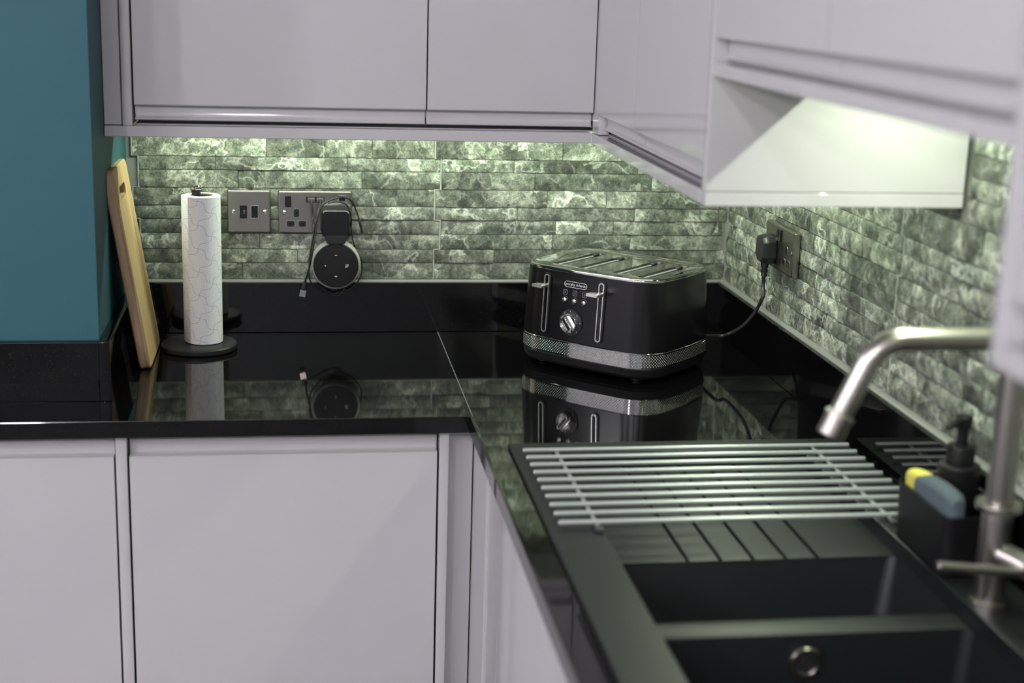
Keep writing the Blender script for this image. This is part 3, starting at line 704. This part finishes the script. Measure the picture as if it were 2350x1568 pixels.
# ------------------------------------------------------------------ speaker, its holder and the cables
SPX, SPZ = -.8213, .1472
def build_speaker():
    yb, yf = -.0235, -.0640
    h = thing('speaker_holder', 'black plug-in wall holder carrying the round speaker', 'holder', (SPX, -.016, .20))
    fnH = lambda x, z, o: (x, -o, z)
    bm = bmn(); pad_(bm, SPX, .2400, .0620, .0625, .010, .0165, .0480, fnH, .004); mk('adapter', bm, GREYP, h)
    bm = bmn(); pad_(bm, SPX-.0005, .2320, .0560, .0530, .009, .0475, .0600, fnH, .002); mk('front_shell', bm, BLACKP, h)
    bm = bmn(); pad_(bm, SPX-.0005, .2320, .0520, .0490, .008, .0598, .0606, fnH, .0004); mk('front_panel', bm, BLACKG, h)
    bm = bmn(); prism(bm, [(-.0235, .2080), (.0235, .2080), (.0175, .1915), (-.0175, .1915)], .030, .0640, lambda a, x, z: (SPX+x, -a, z)); bmesh.ops.bevel(bm, geom=bm.edges[:], offset=.0015, segments=2, affect='EDGES'); mk('neck', bm, BLACKP, h)
    # cradle ring behind the speaker
    bm = bmn(); lathe(bm, [(.040, .0165), (.046, .0165), (.046, .0230), (.040, .0230)], (SPX, 0, SPZ), 48, 'y', False); mk('cradle', bm, BLACKP, h)
    s = thing('smart_speaker', 'round smart speaker with grey fabric sides and black button face', 'speaker', (SPX, -.0235, SPZ-.05))
    bm = bmn(); lathe(bm, [(.036, .0235), (.0440, .0245), (.0485, .0290), (.0500, .0370), (.0500, .0490), (.0485, .0560), (.0462, .0592)], (SPX, 0, SPZ), 72, 'y'); mk('fabric_side', bm, FAB, s)
    bm = bmn(); lathe(bm, [(.0450, .0585), (.0450, .0608), (.0440, .0618), (.030, .0626), (.001, .0628)], (SPX, 0, SPZ), 72, 'y'); mk('button_face', bm, SPKF, s)
    for k, (dx, dz) in enumerate(((0, .0215), (0, -.0215), (-.0212, 0), (.0218, 0))):
        bm = bmn(); c = (SPX+dx, 0, SPZ+dz); lathe(bm, [(.0048, .0620), (.0052, .0632), (.0056, .0620)], c, 28, 'y', False); b = mk('button', bm, BLACKP, s)
        bm = bmn(); f2 = lambda x, z, o: (c[0]+x, -o, c[2]+z)
        if k == 0: pad_(bm, 0, 0, .0055, .0008, .0003, .0622, .0634, f2, .0001)
        if k == 1: pad_(bm, 0, 0, .0060, .0008, .0003, .0622, .0634, f2, .0001); pad_(bm, 0, 0, .0008, .0060, .0003, .0622, .0634, f2, .0001)
        if k == 2: lathe(bm, [(.0013, .0622), (.0012, .0634)], c, 16, 'y')
        if k == 3:
            lathe(bm, [(.0022, .0622), (.0022, .0634), (.0029, .0634), (.0029, .0622)], c, 24, 'y', False)
            cyl(bm, (c[0]-.0035, -.0632, c[2]-.0035), (c[0]+.0035, -.0632, c[2]+.0035), .0004, 6)
        mk('symbol', bm, PRINT, b)
build_speaker()
def cable(name, label, pts, r=.0016, ends=None, n=8):
    t_ = thing(name, label, 'cable', pts[0]); bm = bmn(); tube(bm, smooth_path(pts, n), r, 8); mk('cord', bm, RUB, t_, sharp=60)
    for nm, m, b in (ends or []): mk(nm, b, m, t_)
def on(px, py, y): return tuple(onY(px, py, y))
def usb_head(x, z):
    bm = bmn(); pad_(bm, x, z, .0150, .0088, .002, .0156, .0290, fnP, .0015); return bm
u1, u2 = D0+.0655, D0+.0830; uz = PZ+.0685
b1 = bmn(); box(b1, -.0075, .0075, -.003, .003, -.028, 0, .002); box(b1, -.006, .006, -.0022, .0022, -.040, -.027, .0004)
bt = bmn()
p_end = Vector(on(700, 648, -.040)); p_tip = Vector(on(693, 682, -.040))
dv = (p_tip-p_end).normalized()
body = bmn(); tube(body, [p_end-dv*.004, p_end, p_end+dv*.006, p_end+dv*.016], .006, 10, [.0022, .0035, .0062, .0062])
tip = bmn(); ax = dv.cross(Vector((0, 1, 0))).normalized()
c0, c1 = p_end+dv*.016, p_end+dv*.030
add(tip, [c+ax*sx*.0060+Vector((0, sy*.0023, 0)) for c in (c0, c1) for sx, sy in ((-1, -1), (1, -1), (1, 1), (-1, 1))], [(0, 1, 2, 3), (7, 6, 5, 4), (0, 4, 5, 1), (1, 5, 6, 2), (2, 6, 7, 3), (3, 7, 4, 0)])
cable('usb_cable', 'thin black cable with a metal USB end hanging beside the speaker', [(u2, -.0285, uz), on(735, 466, -.034), on(728, 495, -.055), on(723, 540, -.066), on(715, 590, -.070), on(707, 625, -.060), tuple(p_end-dv*.003)],
      .0019, [('plug_head', GREYP, usb_head(u2, uz)), ('usb_body', BLACKP, body), ('usb_tip', STEEL, tip)])
cable('charging_cable', 'thin black cable from the first USB port looping under the speaker', [(u1, -.0285, uz), on(716, 470, -.034), on(717, 500, -.040), on(720, 530, -.064), on(710, 600, -.068), on(712, 645, -.064), on(735, 666, -.050), on(757, 676, -.040), on(775, 679, -.034), on(788, 668, -.030), on(791, 655, -.028)],
      .0016, [('plug_head', GREYP, usb_head(u1, uz))])
j0, j1 = Vector(on(824, 503, -.036)), Vector(on(832, 535, -.036)); dj = (j1-j0).normalized()
jb = bmn(); tube(jb, [j0-dj*.003, j0, j0+dj*.016, j0+dj*.017, j0+dj*.030], .003, 10, [.0016, .0030, .0030, .0024, .0024])
jt = bmn(); tube(jt, [j0+dj*.030, j0+dj*.037, j0+dj*.038, j0+dj*.041], .0017, 10, [.0017, .0017, .0012, .0004])
cable('jack_cable', 'thin black cable arching over the speaker holder with a slim metal jack end', [on(718, 535, -.067), on(728, 500, -.062), on(738, 474, -.056), on(760, 459, -.056), on(790, 453, -.052), on(808, 463, -.044), on(818, 485, -.038), tuple(j0)],
      .0016, [('jack_sleeve', BLACKP, jb), ('jack_tip', CHROME, jt)])
cable('speaker_lead', 'black lead running down behind the speaker to below it', [on(752, 466, -.060), on(775, 463, -.058), on(797, 472, -.052), on(806, 500, -.050), on(806, 530, -.040), on(815, 570, -.020), on(829, 596, -.018), on(830, 625, -.018), on(822, 645, -.022), on(800, 664, -.026), on(768, 674, -.030)], .0015)

# ------------------------------------------------------------------ socket on the right wall with the toaster's plug
def build_right_socket():
    ya, yb_, z0, z1 = .3060, .4660, .2030, .2865
    fnS = lambda a, z, o: (TX-.004-o, -a, z)
    t_ = thing('wall_socket', 'brushed steel double socket plate on the right stone wall with a black plug in it', 'socket', (TX, -(ya+yb_)/2, z0))
    bm = bmn(); plate(bm, ya, yb_, z0, z1, fnS); mk('plate', bm, PLATE, t_)
    cz = (z0+z1)/2
    outlet(t_, .4290, cz-.0100, fnS); outlet(t_, .3500, cz-.0100, fnS)
    rocker(t_, .3790, cz+.0240, fnS, .0095, .0230); rocker(t_, .3920, cz+.0240, fnS, .0095, .0230)
    screw(t_, yb_-.010, cz+.002, fnS)
    p = thing('mains_plug', 'black three-pin plug with its cord, feeding the toaster', 'plug', (TX-.05, -.352, .20))
    cy, zc = .3520, .2370
    bm = bmn(); prof = [(-.0265, .0170), (-.0265, -.014), (-.013, -.0265), (.013, -.0265), (.0265, -.014), (.0265, .0170), (.0185, .0260), (-.0185, .0260)]
    R1 = lambda k, o: [fnS(cy+a*k, zc+z*k, o) for a, z in prof]
    loft(bm, [R1(.96, .0162), R1(1, .0172), R1(1, .0300), R1(.88, .0400), R1(.84, .0415)]); bmesh.ops.recalc_face_normals(bm, faces=bm.faces[:])
    bmesh.ops.bevel(bm, geom=[e for e in bm.edges if e.calc_face_angle(0) > .3], offset=.0008, segments=2, affect='EDGES'); mk('plug_body', bm, BLACKP, p)
    xg = fnS(0, 0, .029)[0]; G = [(xg, -cy, .2125)]
    bm = bmn(); tube(bm, [(xg, -cy, .2135), (xg, -cy, .2020), (xg, -cy, .2015), (xg, -cy, .1985), (xg, -cy, .1980), (xg, -cy, .1925), (xg, -cy, .1920), (xg, -cy, .1850)], .006, 12, [.0078, .0072, .0056, .0056, .0068, .0066, .0052, .0060]); mk('strain_relief', bm, BLACKP, p, sharp=25)
    q = [(xg, -cy, .186), (xg, -cy, .165)]
    for px, py, xx in ((1751, 680, xg-.004), (1733, 716, xg-.012), (1705, 748, xg-.030), (1672, 767, xg-.052), (1645, 772, xg-.075)): q.append(tuple(onX(px, py, xx)))
    q.append((-.137, -.1700, .0260))
    q = [(a, b, max(c, .0042)) for a, b, c in q]
    bm = bmn(); tube(bm, smooth_path(q, 8), .0035, 10); mk('cord', bm, RUB, p, sharp=60)
build_right_socket()

# ------------------------------------------------------------------ toaster
def build_toaster():
    TW, TD, TR, TAP = .3156, .2530, .0640, .0085
    Z1, Z2, Z3 = .0280, .0584, .1934
    t_ = thing('toaster', 'matt black four-slice toaster with chrome trim on the granite worktop', 'toaster', (-.2916, -.2711, .0004), rotz=-.7804)
    ins = lambda z: TAP*max(0, (z-Z2)/(Z3-Z2))
    def ring(i, z, r=TR, n=14, ext=0):
        return [(x, y, z) for x, y in rrect(TW-2*i, TD-2*i, max(r-i, .01), n)]
    def dense(i, z):      # outline with the straight sides subdivided and very slightly bowed
        o = []; P = rrect(TW-2*i, TD-2*i, TR-i, 14)
        for k in range(len(P)):
            a, b = Vector(P[k]), Vector(P[(k+1) % len(P)]); L = (b-a).length; m = max(1, int(L/.012))
            for j in range(m):
                q = a+(b-a)*(j/m)
                if m > 1: nrm = Vector(((b-a).y, -(b-a).x)).normalized(); q = q+nrm*.0035*math.sin(math.pi*j/m)
                o.append((q.x, q.y, z))
        return o
    bm = bmn(); loft(bm, [dense(.016, .0060), dense(.008, .0085), dense(.0035, .014), dense(.0008, Z1-.0012), dense(.0018, Z1)]); mk('base', bm, BLK2, t_)
    for fx, fy in ((-.105, -.085), (.105, -.085), (-.105, .085), (.105, .085)):
        bm = bmn(); lathe(bm, [(.0125, .0), (.0135, .001), (.0135, .0085)], (fx, fy, 0), 20); mk('foot', bm, BLACKP, t_)
    # chrome band with uv in metres
    bm = bmn(); uvl = bm.loops.layers.uv.new('uv'); zs = [Z1, Z1+.001, Z2-.0015, Z2-.0004]; offs = [.0012, 0, 0, .0008]
    R_ = [[bm.verts.new(p) for p in dense(i, z)] for i, z in zip(offs, zs)]; n = len(R_[0])
    s = [0]
    for k in range(n): s.append(s[-1]+(R_[1][k].co-R_[1][(k+1) % n].co).length)
    for q in range(3):
        for k in range(n):
            f = bm.faces.new((R_[q][k], R_[q][(k+1) % n], R_[q+1][(k+1) % n], R_[q+1][k])); f.smooth = True
            for lp, (kk, zz) in zip(f.loops, ((k, zs[q]), (k+1, zs[q]), (k+1, zs[q+1]), (k, zs[q+1]))): lp[uvl].uv = (s[kk], zz-Z1)
    o = mk('perforated_band', bm, BAND, t_); o['label'] = 'dimpled chrome band'
    # body shell
    zz = [Z2-.0002, Z2+.0012, .100, .150, Z3-.0062]
    bm = bmn(); loft(bm, [dense(.0012, zz[0]), dense(.0002+ins(zz[1]), zz[1])]+[dense(ins(z), z) for z in zz[2:]]+[dense(ins(Z3)+.0004, Z3-.0055)], False, True); mk('shell', bm, TBODY, t_)
    # top plate with four slots
    bm = bmn(); it = TAP
    rim = [dense(it+.0003, Z3-.0058), dense(it, Z3-.0045), dense(it+.0010, Z3-.0016), dense(it+.0040, Z3), dense(it+.0100, Z3-.0004), dense(it+.0135, Z3-.0022)]
    V = loft(bm, rim, False, False); outer = V[-1]; es = [bm.edges.get((outer[k-1], outer[k])) for k in range(len(outer))]
    SL = [(-.0860, .0235), (-.0275, .0235), (.0470, .0235), (.1030, .0235)]; ya, yb_ = -.0780, .0800; walls = []
    for sx, sw in SL:
        o_ = [bm.verts.new((x, y, Z3-.0022)) for x, y in rrect(sw, yb_-ya, .005, 4, sx, (ya+yb_)/2)]
        es += [bm.edges.new((o_[k-1], o_[k])) for k in range(len(o_))]; walls.append(o_)
    bmesh.ops.triangle_fill(bm, use_beauty=True, use_dissolve=False, edges=es)
    for o_ in walls:
        lo = [bm.verts.new((v.co.x, v.co.y, Z3-.0060)) for v in o_]
        for k in range(len(o_)): bm.faces.new((o_[k-1], o_[k], lo[k], lo[k-1]))
    bmesh.ops.recalc_face_normals(bm, faces=bm.faces[:])
    mk('top_plate', bm, TOPM, t_, sharp=40)
    for sx, sw in SL:
        bm = bmn(); box(bm, sx-sw/2-.001, sx+sw/2+.001, ya-.001, yb_+.001, Z3-.0056, Z3-.0050); sl = mk('bread_slot', bm, BLACKM, t_)
        bm = bmn(); box(bm, sx-.0022, sx+.0022, ya+.004, yb_-.022, Z3-.0050, Z3-.0028, .0008); mk('guide_bar', bm, BAR, sl)
        bm = bmn(); box(bm, sx-.0065, sx+.0065, yb_-.036, yb_-.022, Z3-.0048, Z3+.0006, .0015); mk('guide_clip', bm, BLACKP, sl)
    # front face fittings: u along the face, v = height, out from the face
    def F(u, v, o): return (u, -(TD/2-ins(v)+.0008+.0026*max(0, 1-(u/.095)**2))-o, v)
    def stad(bm, cx, z0, z1, w_, o0, o1, wd=None):
        if wd: ringpad(bm, cx, (z0+z1)/2, w_, z1-z0, w_/2-.0002, wd, o0, o1, F)
        else: pad_(bm, cx, (z0+z1)/2, w_, z1-z0, w_/2-.0002, o0, o1, F, .0002)
    for cx in (-.0775, .0450):
        bm = bmn(); stad(bm, cx, .0665, .1815, .0165, -.002, .0028); sl = mk('lever_track', bm, BLACKP, t_)
        bm = bmn(); stad(bm, cx, .0690, .1790, .0115, .0020, .0046, .0019); mk('track_trim', bm, TRIM, sl)
        bm = bmn(); stad(bm, cx, .0712, .1768, .0072, .0024, .0031); mk('track_slot', bm, BLACKG, sl)
        lv = bmn(); pr = rrect(.026, .0060, .0022, 4)
        R2 = lambda k, z, o, dx=0: [F(cx+dx+x*k, .1590+y+z, o) for x, y in pr]
        loft(lv, [R2(.30, 0, .0025), R2(.30, 0, .010), R2(.75, .0005, .0130), R2(1.0, .0010, .0180), R2(1.0, .0022, .0340), R2(.9, .0024, .0365)]); bmesh.ops.recalc_face_normals(lv, faces=lv.faces[:])
        mk('lever', lv, TRIM, t_, sharp=35)
    # logo
    bm = bmn(); ringpad(bm, -.0135, .1665, .0500, .0112, .0050, .0008, -.001, .0010, F); mk('badge_outline', bm, PRINT, t_)
    mk('badge_lettering', text('morphy richards', .0072, lambda u, v, o: F(-.0135+u*.93, .1667+v, .0004+o)), PRINT, t_)
    # buttons with their pictograms
    for k, u in enumerate((-.0355, -.0140, .0075)):
        v = .1360-.0003*k; c = F(u, v, 0)
        bm = bmn(); lathe(bm, [(.0078, -.001), (.0078, .0006), (.0070, .0009), (.0064, .0002)], c, 28, 'y', False); b = mk('button_ring', bm, BLACKP, t_)
        bm = bmn(); lathe(bm, [(.0058, -.001), (.0058, .0010), (.0050, .0026), (.0030, .0036), (.0010, .0039)], c, 28, 'y'); mk('button', bm, CHROME, b)
        bm = bmn(); vi = .1508; ringpad(bm, u, vi, .0090, .0095, .0018, .0006, -.0002, .0005, F)
        if k == 0:
            for s_ in (-1, 1): add(bm, [F(u-.0025, vi-s_*.0028, .0006), F(u-.0019, vi-s_*.0028, .0006), F(u+.0025, vi+s_*.0028, .0006), F(u+.0019, vi+s_*.0028, .0006)], [(0, 1, 2, 3)])
        if k == 1:
            for dx in (-.0012, 0, .0012): pad_(bm, u+dx, vi, .0005, .0056, .0002, 0, .0005, F, .0001)
        if k == 2:
            for dz in (-.0016, 0, .0016): pad_(bm, u, vi+dz, .0042, .0006, .0002, 0, .0005, F, .0001)
        mk('pictogram', bm, DIMP, t_)
    # browning dial
    cu, cv = -.0175, .0955; c = F(cu, cv, 0)
    bm = bmn(); lathe(bm, [(.0252, -.001), (.0252, .0022), (.0246, .0028), (.0190, .0030), (.0010, .0030)], c, 48, 'y'); dl = mk('dial_plate', bm, BLACKM, t_)
    bm = bmn(); lathe(bm, [(.0182, .0026), (.0182, .0110), (.0176, .0120), (.0140, .0090), (.0010, .0085)], c, 48, 'y'); mk('dial_knob', bm, CHROME, dl, sharp=25)
    a = math.radians(-52); ca, sa = math.cos(a), math.sin(a); bm = bmn()
    def K(x, y, o): return (c[0]+x*ca-y*sa, c[1]-o, c[2]+x*sa+y*ca)
    pr = rrect(.0345, .0085, .0030, 4)
    loft(bm, [[K(x, y, .008) for x, y in pr], [K(x, y*.95, .0165) for x, y in pr], [K(x*.97, y*.80, .0180) for x, y in pr]]); bmesh.ops.recalc_face_normals(bm, faces=bm.faces[:]); mk('dial_grip', bm, CHROME, dl, sharp=25)
    bm = bmn(); pr2 = rrect(.0270, .0048, .0008, 3); loft(bm, [[K(x, y, .0178) for x, y in pr2], [K(x, y, .0183) for x, y in pr2]]); bmesh.ops.recalc_face_normals(bm, faces=bm.faces[:]); mk('grip_inlay', bm, BLACKG, dl)
    for s_, ang in (('3', 128), ('4', 92), ('5', 48), ('6', 5), ('7', -48)):
        a2 = math.radians(ang); mk('dial_number', text(s_, .0040, lambda u, v, o: (c[0]+.0215*math.cos(a2)+u, c[1]-.0031-o, c[2]+.0215*math.sin(a2)+v)), PRINT, dl)
TBODY = mat('satin_black_enamel', (.0055, .0052, .006), .25, .0, .38)
TOPM = mat('polished_steel_top', (.50, .49, .47), .07, 1)
build_toaster()

# ------------------------------------------------------------------ glowing ceiling globes, added out of view to light the doors evenly
GLOBE = mat('added_globe_glow', (.8, .8, .8), .4, emit=(.985, .955, 1.0, ADDED_LAMP_W/(4*math.pi**2*.07**2)))
for k, (x, y) in enumerate(ADDED_LAMPS):
    t_ = thing('added_ceiling_lamp', 'added globe lamp on the ceiling, unseen, lighting the cabinet doors', 'added light', (x, y, 1.40), 'added globe lamps')
    bm = bmn(); lathe(bm, [(.05, 1.549), (.05, 1.540), (.046, 1.536), (.030, 1.535), (.030, 1.524)], (x, y, 0), 32); mk('base_plate', bm, WHITE, t_)
    bm = bmn(); lathe(bm, [(max(.07*math.sin(a), .0008), 1.46-.07*math.cos(a)) for a in [math.pi*q/18 for q in range(18)]], (x, y, 0), 32); mk('globe', bm, GLOBE, t_, sharp=60)
